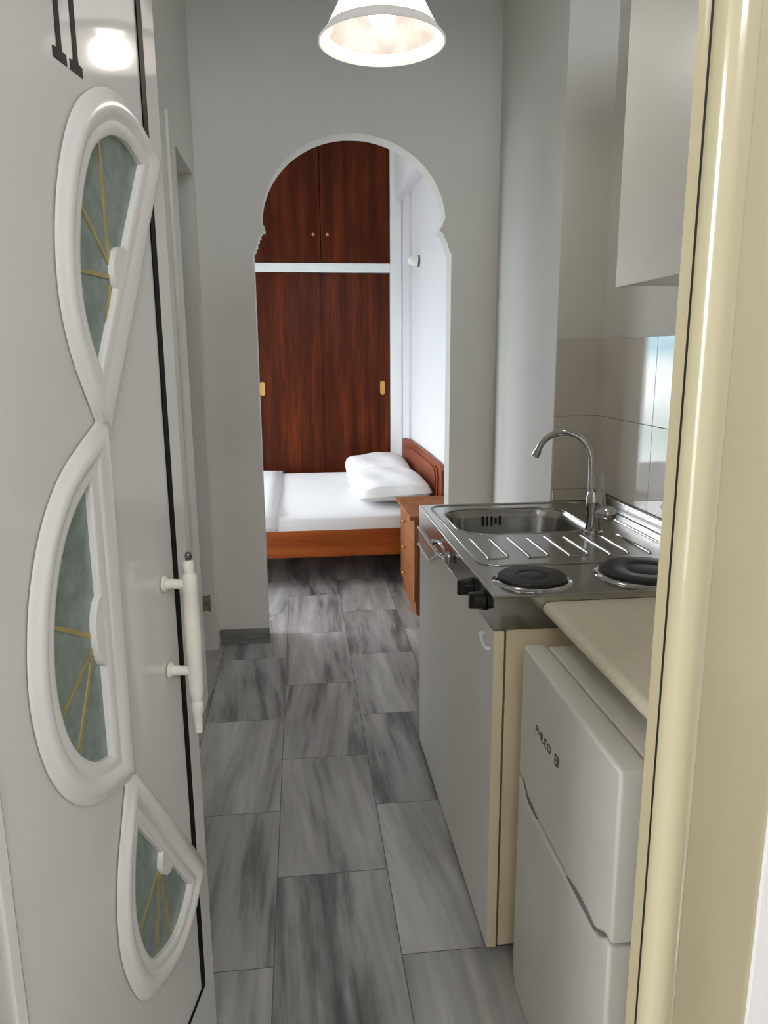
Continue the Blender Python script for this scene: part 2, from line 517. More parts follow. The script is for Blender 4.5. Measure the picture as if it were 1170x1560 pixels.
struct(th_, 'pale marble threshold of the left doorway', 'threshold')

# arch wall
YA, YB = 3.54, 3.655
L = [(-0.190, 0.0), (-0.190, 1.862), (-0.182, 1.868), (-0.178, 1.885), (-0.172, 1.890), (-0.172, 1.908), (-0.164, 1.914), (-0.164, 1.926),
     (-0.156, 1.931), (-0.156, 1.944), (-0.149, 1.947), (-0.149, 1.954), (-0.137, 1.955), (-0.135, 1.964), (-0.138, 1.974), (-0.148, 1.980), (-0.148, 1.992)]
cxa, hw = 0.270, 0.418
arc = [(cxa - hw * math.cos(PI * i / 48), 1.992 + 0.373 * math.sin(PI * i / 48)) for i in range(1, 48)]
Rr = [(2 * 0.2635 - x, z) for x, z in L][::-1]
outl = L + arc + Rr + [(0.96, 0.0), (0.96, ZC), (-1.62, ZC), (-1.62, 0.0)]
bm = bmesh.new()
me = plate_mesh('wall_arch', outl, [], YB - YA, 0.0)
me.transform(Matrix.Rotation(PI / 2, 4, 'X')); me.transform(Matrix.Translation((0, (YA + YB) / 2, 0)))
wa = link('wall_arch', me, m_wall)
struct(wa, 'grey-white partition wall with the moulded round arch', 'wall')
sk = box('baseboard_arch', (XL + 0.001, YA - 0.014, 0), (-0.184, YA, 0.075), m_marble, bevel=0.002)
struct(sk, 'grey marble skirting at the foot of the arch wall', 'baseboard')
box_stop = box('baseboard_bedroom', (-0.189, YB + 0.001, 0), (-0.181, YB + 0.014, 0.075), m_wardwhite, bevel=0.001)
struct(box_stop, 'short white skirting end just inside the arch', 'baseboard')

# right side: pier, kitchen niche, right wall
XR, YT = 1.03, 2.483
bm = bmesh.new()
bm_prism(bm, [(0.868, YT), (1.20, YT), (1.20, 3.655), (0.96, 3.655), (0.937, YA)], 0, ZC)
struct(obj('wall_pier', bm, m_wall), 'white pier between the kitchen niche and the arch', 'wall')
struct(box('wall_right', (XR, 0.82, 0), (XR + 0.17, YT, ZC), m_wall), 'white wall behind the kitchen counter', 'wall')
struct(box('wall_tile_end', (0.870, YT - 0.006, 0.936), (XR - 0.006, YT, 1.4492), m_tile_back), 'grey-beige glazed tiles on the niche end wall', 'wall tiles')
struct(box('wall_tile_side', (XR - 0.006, 0.84, 0.936), (XR, YT, 1.4492), m_tile_right), 'grey-beige glazed tiles on the right wall above the sink', 'wall tiles')
struct(box('trim_3', (0.872, YT - 0.012, 0.897), (XR - 0.012, YT - 0.0001, 0.936), m_seal), 'cream sealing strip under the end wall tiles', 'trim')

# facade with the entrance opening
FX0, FX1 = -0.475, 0.500
bm = bmesh.new()
bm_prism(bm, [(-1.7, 0), (FX0, 0), (FX0, 2.18), (FX1, 2.18), (FX1, 0), (1.9, 0), (1.9, 2.20), (-1.7, 2.20)], 0.672, 0.82, 'Y')
bm_box(bm, (-1.7, 0.672, 2.20), (-0.42, 0.82, 3.499)); bm_box(bm, (1.02, 0.672, 2.20), (1.9, 0.82, 3.499)); bm_box(bm, (-0.42, 0.672, 3.04), (1.02, 0.82, 3.499))
struct(obj('wall_front', bm, m_facade), 'white outside wall beside the entrance', 'wall')
w3 = thing('window_3_added', 'added unseen fanlight that lights the corridor from above the entrance door', 'window', (0.30, 0.74, 2.20), kind='structure')  # out of view, added so daylight reaches the arch wall
bm = bmesh.new()
bm_box(bm, (-0.42, 0.72, 2.20), (-0.38, 0.77, 3.04)); bm_box(bm, (0.98, 0.72, 2.20), (1.02, 0.77, 3.04))
bm_box(bm, (-0.38, 0.72, 3.0), (0.98, 0.77, 3.04)); bm_box(bm, (-0.38, 0.72, 2.20), (0.98, 0.77, 2.23))
obj('window_frame', bm, m_white_mould, w3)
box('pane', (-0.38, 0.742, 2.23), (0.98, 0.748, 3.0), m_glass, w3)
# unseen porch shell added to dim the entrance, gaps placed to steer daylight
bm = bmesh.new()
bm_box(bm, (-1.7, -1.75, -0.12), (-1.6, 0.672, 0.6)); bm_box(bm, (-1.7, -1.75, 2.3), (-1.6, 0.672, 3.5)); bm_box(bm, (-1.7, -1.75, 0.6), (-1.6, -0.10, 2.3)); bm_box(bm, (-1.7, 0.60, 0.6), (-1.6, 0.672, 2.3))
bm_box(bm, (1.8, -1.75, -0.12), (1.9, 0.672, 3.5))
bm_box(bm, (-1.6, -1.85, -0.12), (1.8, -1.75, 2.55)); bm_box(bm, (-1.6, -1.85, 2.55), (-0.40, -1.75, 3.4)); bm_box(bm, (0.90, -1.85, 2.55), (1.8, -1.75, 3.4)); bm_box(bm, (-1.6, -1.85, 3.4), (1.8, -1.75, 3.5))
struct(obj('wall_porch_added', bm, m_facade), 'added white porch walls behind the viewer, openings shaped for the daylight', 'wall')
struct(box('ceiling_porch_added', (-1.7, -1.85, 3.5), (1.9, 0.82, 3.62), m_ceil), 'added white porch ceiling that shades the entrance', 'ceiling')

# entrance door frame (cream, rounded bead)
def jamb_profile(sx, x0):
    p = [(0.0, 0.690), (0.0115, 0.690), (0.0115, 0.698), (0.0140, 0.698), (0.0140, 0.684)]
    for i in range(11):
        a = PI * (0.02 + 0.96 * i / 10)
        p.append((0.0325 - 0.0185 * math.cos(a), 0.681 - 0.019 * math.sin(a)))
    p += [(0.0535, 0.680), (0.142, 0.678), (0.142, 0.78), (0.10, 0.78), (0.075, 0.725), (0.005, 0.694)]
    return [(x0 + sx * a, b) for a, b in p]
fr_t = thing('door_frame', 'cream door frame with a rounded bead around the entrance', 'door frame', (0.43, 0.73, 0), kind='structure')
obj('jamb', bm_prism(bmesh.new(), jamb_profile(1, 0.358), 0, 2.178), m_cream, fr_t, smooth=True)
obj('jamb', bm_prism(bmesh.new(), jamb_profile(-1, -0.358 + 0.025), 0, 2.178), m_cream, fr_t, smooth=True)
box('head', (-0.325, 0.690, 2.12), (0.350, 0.78, 2.178), m_cream, fr_t, 0.004)
box('sill', (-0.335, 0.70, 0.0), (0.360, 0.80, 0.015), m_marble, fr_t, 0.002)
obj('seal', bm_box(bmesh.new(), (0.3696, 0.6900, 0.0), (0.3719, 0.6975, 2.12)), m_black, fr_t)

# bedroom shell
XB = 0.875
bm = bmesh.new(); bm_box(bm, (XB, YB, 0), (XB + 0.2, 6.95, ZC))
struct(obj('wall_bedroom_right', bm, m_bedwall), 'bright white bedroom wall behind the headboard', 'wall')
bm = bmesh.new()
bm_box(bm, (XB - 0.075, YB, 2.60), (XB, 6.19, ZC))
bm_box(bm, (XB - 0.022, 5.84, 0), (XB, 6.19, 2.60))
struct(obj('trim_4', bm, m_bedwall, bevel=0.003), 'white boxed beam and pilaster on the bedroom wall', 'trim')
bm = bmesh.new()
BX0, BX1 = -2.38, -0.925
bm_prism(bm, [(-2.75, 0), (BX0, 0), (BX0, 2.22), (BX1, 2.22), (BX1, 0), (-0.44, 0), (-0.44, ZC), (-2.75, ZC)], 6.26, 6.40, 'Y')
bm_box(bm, (-0.44, 6.82, 0), (XB, 6.95, ZC)); bm_box(bm, (-0.56, 6.40, 0), (-0.44, 6.95, ZC))
struct(obj('wall_back', bm, m_bedwall), 'white bedroom back wall with the balcony opening', 'wall')
bm = bmesh.new()
bm_prism(bm, [(YB, 0), (6.26, 0), (6.26, ZC), (YB, ZC)], -2.75, -2.63, 'X')
bmesh.ops.delete(bm, geom=bm.faces[:], context='FACES_ONLY') if False else None
bm.free()
bm = bmesh.new()
bm_box(bm, (-2.75, YB, 0), (-2.63, 3.90, ZC)); bm_box(bm, (-2.75, 5.90, 0), (-2.63, 6.26, ZC))
bm_box(bm, (-2.75, 3.90, 0), (-2.63, 5.90, 0.2)); bm_box(bm, (-2.75, 3.90, 2.3), (-2.63, 5.90, ZC))
struct(obj('wall_bedroom_left', bm, m_bedwall), 'white bedroom side wall with an added window opening', 'wall')
struct(box('wall_bedroom_front', (-2.75, YB - 0.115, 0), (-1.62, YB, ZC), m_bedwall), 'white bedroom wall beside the arch', 'wall')
# balcony door and window frames
w1 = thing('window_1', 'white framed balcony door of the bedroom', 'window', ((BX0 + BX1) / 2, 6.33, 0), kind='structure')
bm = bmesh.new()
bm_box(bm, (BX0, 6.30, 0.0), (BX0 + 0.05, 6.36, 2.22)); bm_box(bm, (BX1 - 0.05, 6.30, 0), (BX1, 6.36, 2.22))
bm_box(bm, (BX0 + 0.05, 6.30, 2.17), (BX1 - 0.05, 6.36, 2.22)); bm_box(bm, (BX0 + 0.05, 6.30, 0), (BX1 - 0.05, 6.36, 0.06))
bm_box(bm, (-1.70, 6.305, 0.06), (-1.665, 6.355, 2.17))
obj('window_frame', bm, m_white_mould, w1)
box('pane', (BX0 + 0.05, 6.326, 0.06), (BX1 - 0.05, 6.332, 2.17), m_glass, w1)
w2 = thing('window_2_added', 'added unseen side window that brightens the bedroom', 'window', (-2.69, 4.90, 0.2), kind='structure')  # second window, out of view, added to brighten bed and right wall
bm = bmesh.new()
bm_box(bm, (-2.72, 3.90, 0.2), (-2.66, 3.95, 2.3)); bm_box(bm, (-2.72, 5.85, 0.2), (-2.66, 5.90, 2.3))
bm_box(bm, (-2.72, 3.95, 2.25), (-2.66, 5.85, 2.3)); bm_box(bm, (-2.72, 3.95, 0.2), (-2.66, 5.85, 0.25)); bm_box(bm, (-2.715, 4.88, 0.25), (-2.665, 4.92, 2.25))
obj('window_frame', bm, m_white_mould, w2)
box('pane', (-2.694, 3.95, 0.25), (-2.688, 5.85, 2.25), m_glass, w2)
struct(box('wall_balcony', (-3.2, 7.6, -0.12), (0.6, 7.75, 0.18), m_parapet), 'low white kerb along the balcony edge', 'kerb')
struct(box('floor_balcony', (-3.2, 6.40, -0.12), (0.6, 7.6, -0.005), m_porch), 'balcony floor outside the bedroom', 'floor')

# ------------------------------------------------------------------ entrance door (local frame: x = outward, y = along the leaf from the free edge, z up)
TH = math.radians(11)
door = thing('door_1', 'open white entrance door with three crescent glass panes and a black II', 'door', (-0.215, 1.35, 0.0), -TH, local=True, kind='structure')
DW, DH = 0.70, 2.10


def crescent(curve, corner_a, corner_b):
    """smooth curve between two corners, in (s, z); the straight side closes it"""
    return [(p.x, p.y) for p in smooth_path([Vector((a, b, 0)) for a, b in curve], 7)]


g1 = crescent([(-0.290, 1.385), (-0.312, 1.425), (-0.325, 1.475), (-0.322, 1.535), (-0.301, 1.605), (-0.261, 1.668), (-0.203, 1.703), (-0.145, 1.709), (-0.094, 1.690)], 0, 0)
g2 = crescent([(-0.352, 1.236), (-0.397, 1.209), (-0.437, 1.165), (-0.468, 1.100), (-0.482, 1.018), (-0.470, 0.945), (-0.440, 0.892), (-0.398, 0.857), (-0.355, 0.842)], 0, 0)
g3 = crescent([(-0.296, 0.690), (-0.314, 0.645), (-0.326, 0.580), (-0.319, 0.512), (-0.278, 0.430), (-0.194, 0.393), (-0.135, 0.402), (-0.097, 0.426)], 0, 0)


def offset(poly, d):
    """offset a closed polygon outwards with mitred corners"""
    n = len(poly)
    area = sum(poly[i][0] * poly[(i + 1) % n][1] - poly[(i + 1) % n][0] * poly[i][1] for i in range(n))
    sg = 1 if area > 0 else -1
    out = []
    for i in range(n):
        a, b, c = Vector(poly[i - 1]), Vector(poly[i]), Vector(poly[(i + 1) % n])
        e1, e2 = (b - a).normalized(), (c - b).normalized()
        n1, n2 = Vector((e1.y, -e1.x)) * sg, Vector((e2.y, -e2.x)) * sg
        m = (n1 + n2)
        if m.length < 1e-6: m = n1.copy()
        m.normalize()
        kk = 1 / max(0.42, m.dot(n1))
        out.append(tuple(b + m * d * kk))
    return out


def to_door(me, x0):
    """(s, z) plate -> door frame; thickness runs along x"""
    me.transform(Matrix(((0, 0, 1, x0), (1, 0, 0, 0), (0, 1, 0, 0), (0, 0, 0, 1))))
    return me


gl_in = [offset(g, 0.004) for g in (g1, g2, g3)]
holes = [offset(g, 0.012) for g in (g1, g2, g3)]
panel_out = [(-0.0700, 0.166), (-0.0700, 2.02), (-0.605, 2.02), (-0.605, 0.165)]
me = to_door(plate_mesh('leaf_panel', panel_out, holes, 0.040), -0.022)
link('leaf_panel', me, m_white_gloss, door)
fr_out = [(0.0, 0.012), (0.0, DH), (-DW + 0.008, DH), (-DW + 0.008, 0.012)]
fr_hole = [(-0.0510, 0.157), (-0.0510, 2.025), (-0.613, 2.025), (-0.613, 0.158)]
me = to_door(plate_mesh('leaf_frame', fr_out, [fr_hole], 0.050, 0.002), -0.025)
link('leaf_frame', me, m_white_gloss, door, smooth=True)
me = to_door(plate_mesh('hinge_stile_step', [(-0.613, 0.17), (-0.613, 2.015), (-0.632, 2.015), (-0.632, 0.17)], [], 0.006, 0.002), 0.001)
link('stile_bead', me, m_white_mould, door, smooth=True)
gk = [(-0.0512, 0.1572), (-0.0512, 2.0248), (-0.0698, 2.0248), (-0.0698, 0.1658), (-0.6128, 0.1658), (-0.6128, 0.1572)]
me = to_door(plate_mesh('gasket', gk, [], 0.030), -0.0148)
link('gasket', me, m_vinyl, door)['label'] = 'black rubber gasket line'

prof = [(0.000, -0.006), (0.000, 0.001), (0.004, 0.0045), (0.010, 0.0055), (0.016, 0.0045), (0.019, 0.0045), (0.024, 0.0085), (0.030, 0.0105), (0.037, 0.0105), (0.043, 0.0085), (0.046, 0.0055), (0.051, 0.0045), (0.056, 0.0003)]
names = ('upper', 'middle', 'lower')
bumps = (((-0.215, 1.535), 0.034), ((-0.372, 1.030), 0.052), ((-0.206, 0.545), 0.032))
rays = (
    [((-0.222, 1.520), (-0.226, 1.690)), ((-0.222, 1.512), (-0.318, 1.512)), ((-0.225, 1.53), (-0.30, 1.60)), ((-0.225, 1.50), (-0.262, 1.41))],
    [((-0.372, 1.03), (-0.478, 1.085)), ((-0.372, 1.01), (-0.47, 0.955)), ((-0.374, 1.0), (-0.432, 0.895))],
    [((-0.218, 0.55), (-0.245, 0.415)), ((-0.210, 0.54), (-0.190, 0.40)), ((-0.222, 0.55), (-0.312, 0.50))],
)
for gi, g in enumerate((g1, g2, g3)):
    wsc = 1.05 if gi != 1 else 1.0
    rings = []
    for f_, h in prof:
        ring = offset(g, f_ * wsc)
        if gi == 1:      # the upright side of the middle pane carries a wider moulding
            ring = [(p[0] + (0.012 * max(0, f_) / 0.056 if p[0] > -0.357 else 0), p[1]) for p in ring]
        rings.append((ring, h))
    bm = bmesh.new()
    V = [[bm.verts.new((h, p[0], p[1])) for p in ring] for ring, h in rings]
    n = len(g)
    for A, B in zip(V, V[1:]):
        for i in range(n):
            j = (i + 1) % n
            bm.faces.new((A[i], A[j], B[j], B[i]))
    # rounded boss on the straight side
    (bs, bz), br = bumps[gi]
    ang0 = {0: math.atan2(1.690 - 1.385, -0.094 + 0.290), 1: PI / 2, 2: math.atan2(0.426 - 0.690, -0.097 + 0.296)}[gi]
    td = Vector((math.cos(ang0), math.sin(ang0)))
    nd = {0: Vector((-td.y, td.x)), 1: Vector((-1, 0)), 2: Vector((td.y, -td.x))}[gi]
    if gi == 0:
        base = Vector((-0.290, 1.385)) + td * ((Vector((bs, bz)) - Vector((-0.290, 1.385))).dot(td))
    elif gi == 1: base = Vector((-0.352, bz))
    else: base = Vector((-0.296, 0.690)) + td * ((Vector((bs, bz)) - Vector((-0.296, 0.690))).dot(td))
    dep = 0.026 if gi == 1 else 0.030
    arcp = []
    for i in range(17):
        a = PI * i / 16
        arcp.append(base - nd * 0.004 + td * (br * math.cos(a)) + nd * (dep * math.sin(a)))
    arcp += [base - td * br - nd * 0.008, base + td * br - nd * 0.008][::1]
    bm_prism(bm, [(p.x, p.y) for p in arcp], -0.006, 0.0035, 'X')
    mo = obj('pane_moulding', bm, m_white_mould, door, smooth=True)
    me = to_door(plate_mesh('glass_pane', offset(g, 0.008), [], 0.005), -0.0085)
    link('glass_pane', me, m_dglass, mo)['label'] = 'textured grey-green glass'
    bm = bmesh.new()
    for a, b in rays[gi]:
        a, b = Vector(a), Vector(b); d_ = (b - a).normalized(); q = Vector((-d_.y, d_.x)) * 0.003
        bm_prism(bm, [tuple(a + q), tuple(b + q), tuple(b - q), tuple(a - q)], -0.0062, -0.0045, 'X')
    obj('brass_came', bm, m_came, mo)['label'] = 'thin brass lines on the glass'

# pull handle: white bar on two posts
hd = obj('pull_handle', bm_lathe(bmesh.new(), [(0.0, 0.755), (0.0065, 0.756), (0.0075, 0.79), (0.010, 0.795), (0.0105, 0.81), (0.008, 0.815), (0.0125, 0.835), (0.0125, 0.86), (0.0128, 0.90), (0.0135, 0.94), (0.0128, 0.98),
                                          (0.0122, 1.01), (0.0125, 1.04), (0.008, 1.047), (0.0095, 1.06), (0.008, 1.068), (0.0, 1.069)], (0.046, -0.1225, 0), seg=24), m_handle, door, smooth=True)
hd['label'] = 'white pull handle'
for z in (1.026, 0.870):
    bm = bmesh.new()
    bm_lathe(bm, [(0.0, 0.0), (0.014, 0.0), (0.014, 0.003), (0.0085, 0.007), (0.0085, 0.038), (0.0, 0.038)], (0.0005, -0.1225, z), (1, 0, 0), 20)
    obj('handle_post', bm, m_handle, hd, smooth=True)
obj('handle_cap', bm_lathe(bmesh.new(), [(0, 1.0692), (0.005, 1.0692), (0.0058, 1.074), (0.0055, 1.079), (0.003, 1.082), (0, 1.083)], (0.046, -0.1225, 0), seg=16), m_steelball, hd, smooth=True)['label'] = 'dark steel end screw of the handle'
# the black door number II
bm = bmesh.new()
for s0, s1 in ((-0.3405, -0.3065), (-0.2985, -0.2655)):
    c = (s0 + s1) / 2
    pl = [(s0, 1.7535), (s1, 1.7535), (s1, 1.766), (c + 0.0075, 1.767), (c + 0.0062, 1.773), (c + 0.0062, 1.860), (c + 0.0075, 1.866), (s1, 1.867), (s1, 1.8795), (s0, 1.8795), (s0, 1.867), (c - 0.0075, 1.866), (c - 0.0062, 1.860), (c - 0.0062, 1.773), (c - 0.0075, 1.767), (s0, 1.766)]
    bm_prism(bm, pl, -0.0019, -0.0012, 'X')
obj('door_number', bm, m_vinyl, door)['label'] = 'black stick-on number II'

# ------------------------------------------------------------------ wardrobe
YW = 6.20
wd = thing('wardrobe', 'built-in wardrobe of dark red-brown doors in a white frame', 'wardrobe', (0.2, YW + 0.3, 0))
bm = bmesh.new()
bm_box(bm, (0.755, YW, 0), (XB - 0.001 - 0.022 - 0.002, YW + 0.6, ZC)); bm_box(bm, (-0.43, YW, 0), (-0.352, YW + 0.6, ZC))
bm_box(bm, (-0.352, YW, 2.058), (0.755, YW + 0.6, 2.128)); bm_box(bm, (-0.352, YW, ZC - 0.06), (0.755, YW + 0.6, ZC)); bm_box(bm, (-0.352, YW, 0), (0.755, YW + 0.6, 0.07))
bm_box(bm, (-0.352, YW + 0.55, 0.07), (0.755, YW + 0.6, 2.058)); bm_box(bm, (-0.352, YW + 0.55, 2.128), (0.755, YW + 0.6, ZC - 0.06))
obj('frame', bm, m_wardwhite, wd, bevel=0.002)
for x0, x1, kx in ((-0.350, 0.1975, 0.142), (0.2015, 0.753, 0.252)):
    d_ = box('upper_door', (x0, YW + 0.008, 2.131), (x1, YW + 0.028, ZC - 0.063), m_mahog, wd, 0.003)
    obj('knob', bm_lathe(bmesh.new(), [(0, 0.0), (0.006, 0.0), (0.006, 0.010), (0.012, 0.014), (0.013, 0.020), (0.009, 0.025), (0, 0.026)], (kx, YW + 0.008, 2.342), (0, -1, 0), 20), m_bronze, d_, smooth=True)
for x0, x1, y0, hx in ((-0.350, 0.185, YW + 0.012, -0.303), (0.165, 0.753, YW + 0.036, 0.690)):
    d_ = box('sliding_door', (x0, y0, 0.074), (x1, y0 + 0.018, 2.055), m_mahog, wd, 0.002)
    me = plate_mesh('recessed_handle', rrect(-0.020, -0.056, 0.020, 0.056, 0.018), [rrect(-0.011, -0.044, 0.011, 0.044, 0.010)], 0.006, 0.001)
    me.transform(Matrix.Rotation(PI / 2, 4, 'X')); me.transform(Matrix.Translation((hx, y0 - 0.002, 1.14)))
    link('recessed_handle', me, m_brass, d_, smooth=True)
    me = plate_mesh('handle_cup', rrect(-0.012, -0.045, 0.012, 0.045, 0.010), [], 0.002)
    me.transform(Matrix.Rotation(PI / 2, 4, 'X')); me.transform(Matrix.Translation((hx, y0 - 0.0012, 1.14)))
    link('handle_cup', me, m_brass, d_)

# ------------------------------------------------------------------ bed
bed = thing('bed', 'double bed with orange-brown wooden side rail and headboard', 'bed', (-0.15, 5.25, 0))
BF, BB = 4.40, 6.10
# headboard with a raised frame
hb = [(4.37, 0.10), (4.37, 0.715), (4.42, 0.738), (4.9, 0.75), (5.4, 0.752), (5.9, 0.75), (6.06, 0.735), (6.10, 0.70), (6.10, 0.10)]
hbo = obj('headboard', bm_prism(bmesh.new(), hb, 0.838, 0.872, 'X'), m_headwood, bed, bevel=0.006)
hp = [(4.60, 0.46), (4.54, 0.56), (4.55, 0.66), (4.66, 0.705), (5.2, 0.712), (5.8, 0.705), (5.93, 0.66), (5.94, 0.56), (5.88, 0.46)]
obj('raised_panel', bm_prism(bmesh.new(), [(p.x, p.y) for p in smooth_path([Vector((a, b, 0)) for a, b in hp], 4, True)], 0.828, 0.8385, 'X'), m_headwood, hbo, bevel=0.004)
obj('panel_moulding', bm_tube(bmesh.new(), [(0.832, a, b) for a, b in ((4.485, 0.38), (4.475, 0.48), (4.47, 0.56), (4.455, 0.62), (4.455, 0.66), (4.49, 0.70), (4.56, 0.716))], 0.009), m_headwood, hbo, smooth=True)
box('side_rail', (-1.16, BF, 0.192), (0.836, BF + 0.03, 0.362), m_bedwood, bed, 0.006)
box('side_rail', (-1.16, BB - 0.03, 0.192), (0.836, BB, 0.362), m_bedwood, bed, 0.006)
box('foot_board', (-1.20, BF, 0.192), (-1.161, BB, 0.42), m_bedwood, bed, 0.006)
box('slat_base', (-1.16, BF + 0.031, 0.24), (0.836, BB - 0.031, 0.27), m_bedwood, bed)
for x, y in ((-1.12, BF + 0.09), (-1.12, BB - 0.09), (0.72, BF + 0.14), (0.72, BB - 0.09)):
    box('leg', (x - 0.03, y - 0.03, 0), (x + 0.03, y + 0.03, 0.239), m_bedwood, bed, 0.004)
mt = bm_box(bmesh.new(), (-1.155, BF + 0.012, 0.271), (0.834, BB - 0.012, 0.487))
bmesh.ops.subdivide_edges(mt, edges=mt.edges[:], cuts=7, use_grid_fill=True)
for v in mt.verts:
    # rounded edges and a soft, slightly uneven top
    cx, cy = (v.co.x + 0.16) / 0.995, (v.co.y - 5.25) / 0.838
    if v.co.z > 0.36:
        v.co.z -= 0.030 * max(0, abs(cx) ** 8, abs(cy) ** 8) - 0.006 * math.sin(v.co.x * 3.1 + 1) * math.cos(v.co.y * 2.3)
    v.co.y += -0.012 * math.copysign(max(0, 1 - abs((v.co.z - 0.39) / 0.10)), 5.25 - v.co.y) * (1 if abs(cy) > 0.95 else 0)
mo_ = obj('mattress', mt, m_linen, None, smooth=True)
mo_.modifiers.new('soft', 'SUBSURF').levels = 1; mo_.modifiers['soft'].render_levels = 2
for p in mo_.data.polygons: p.use_smooth = True
tag(mo_, 'mattress under a fitted white sheet on the wooden bed', 'mattress')
# folded top sheet toward the foot end
bm = bmesh.new()
ny = 24; zz = []
ptsF = [(BF - 0.002, 0.368), (BF - 0.003, 0.40), (BF - 0.001, 0.452), (BF + 0.03, 0.482), (BF + 0.12, 0.4945)] + [(BF + 0.12 + (BB - BF - 0.24) * i / 10, 0.4955) for i in range(1, 10)] + [(BB - 0.12, 0.494), (BB - 0.03, 0.480), (BB - 0.004, 0.45)]
xs_ = [-0.152 - i * 0.09 for i in range(11)]
G = [[bm.verts.new((x + (0.006 * math.sin(y * 4) if i == 0 else 0), y, z + 0.003 * math.sin(x * 9 + y * 3))) for (y, z) in ptsF] for i, x in enumerate(xs_)]
for A, B in zip(G, G[1:]):
    for i in range(len(ptsF) - 1): bm.faces.new((A[i], A[i + 1], B[i + 1], B[i]))
fs = obj('folded_sheet', bm, m_linen, None, smooth=True)
sd = fs.modifiers.new('cloth', 'SOLIDIFY'); sd.thickness = 0.003; sd.offset = 1
tag(fs, 'white top sheet folded across the foot end of the mattress', 'sheet')


# pillows
def pillow_bm(hx, hy, hz, seed):
    rnd = random.Random(seed); ph = [rnd.uniform(0, 6) for _ in range(4)]
    bm = bmesh.new(); N = 26; T = {}; 
    for sgn in (1, -1):
        for i in range(N + 1):
            for j in range(N + 1):
                u, v = -1 + 2 * i / N, -1 + 2 * j / N
                edge = i in (0, N) or j in (0, N)
                if edge and sgn < 0: T[(sgn, i, j)] = T[(1, i, j)]; continue
                h = max(0.0, (1 - abs(u) ** 3.2) * (1 - abs(v) ** 5.0)) ** 0.38
                pin = 1 - 0.03 * (1 - abs(u) ** 2) * abs(v) ** 3
                pin2 = 1 - 0.03 * (1 - abs(v) ** 2) * abs(u) ** 3
                wr = 0.004 * math.sin(7 * u + ph[0] + 3 * v) * h + 0.004 * math.sin(5 * v + ph[1] - 4 * u) * h
                z = sgn * hz * h * (1.0 if sgn > 0 else 0.55) + wr
                T[(sgn, i, j)] = bm.verts.new((u * hx * pin2 * math.sqrt(1 - 0.10 * v ** 4), v * hy * pin * math.sqrt(1 - 0.10 * u ** 4), z))
        for i in range(N):
            for j in range(N):
                bm.faces.new((T[(sgn, i, j)], T[(sgn, i + 1, j)], T[(sgn, i + 1, j + 1)], T[(sgn, i, j + 1)]))
    return bm


PIL = [((0.568, 4.850, 0.548), (0.0, 0.05, 0.02), 'plump white pillow nearest the nightstand, in front of the other pillow', 1),
       ((0.575, 5.655, 0.550), (0.0, 0.05, -0.03), 'plump white pillow beside the wardrobe, behind the other pillow', 2)]
for loc, rot, lab, sd_ in PIL:
    p = obj('pillow', pillow_bm(0.245, 0.39, 0.088, sd_), m_pillow, None, smooth=True)
    for q in p.data.polygons: q.use_smooth = True
    p.location = loc; p.rotation_euler = (rot[0], -rot[1], rot[2])
    tag(p, lab, 'pillow', 'pillows on the bed')

# ------------------------------------------------------------------ nightstand
NX0, NX1, NY0, NY1 = 0.588, 0.868, 3.815, 4.36
ns = thing('nightstand', 'narrow brown wooden nightstand with three drawers beside the bed', 'nightstand', (0.73, 4.09, 0))
box('top', (0.562, NY0 - 0.012, 0.540), (NX1 + 0.004, NY1 + 0.008, 0.562), m_nswood, ns, 0.002)
bm = bmesh.new()
bm_box(bm, (NX0 + 0.019, NY0, 0.0), (NX1, NY0 + 0.018, 0.5395)); bm_box(bm, (NX0 + 0.019, NY1 - 0.018, 0.0), (NX1, NY1, 0.5395))
bm_box(bm, (NX1 - 0.01, NY0 + 0.018, 0.06), (NX1, NY1 - 0.018, 0.5395)); bm_box(bm, (NX0 + 0.03, NY0 + 0.018, 0.08), (NX1 - 0.01, NY1 - 0.018, 0.095))
obj('body', bm, m_nsside, ns, bevel=0.001)['label'] = 'darker red-brown side panels'
box('plinth', (NX0 + 0.012, NY0 + 0.018, 0.0), (NX0 + 0.03, NY1 - 0.018, 0.075), m_nswood, ns)
for i in range(3):
    z0 = 0.078 + i * 0.154
    dr = box('drawer', (NX0, NY0 + 0.001, z0), (NX0 + 0.018, NY1 - 0.001, z0 + 0.150), m_nswood, ns, 0.002)
    obj('knob', bm_lathe(bmesh.new(), [(0, 0), (0.005, 0), (0.005, 0.010), (0.010, 0.014), (0.011, 0.020), (0.007, 0.025), (0, 0.026)], (NX0, 4.12, z0 + 0.08), (-1, 0, 0), 16), m_brass, dr, smooth=True)

# wall light above the bed
sc = thing('wall_light', 'small white cup wall light above the headboard', 'lamp', (XB, 5.46, 2.06))
obj('wall_plate', bm_lathe(bmesh.new(), [(0, 0), (0.040, 0), (0.040, 0.008), (0.03, 0.014), (0, 0.014)], (XB, 5.46, 2.06), (-1, 0, 0.05), 28), m_steelball, sc, smooth=True)['label'] = 'grey metal wall plate'
obj('cup', bm_lathe(bmesh.new(), [(0, 0.013), (0.037, 0.014), (0.039, 0.03), (0.036, 0.05), (0.028, 0.072), (0.016, 0.086), (0, 0.09)], (XB, 5.46, 2.06), (-1, 0, 0.05), 28), m_white_mould, sc, smooth=True)

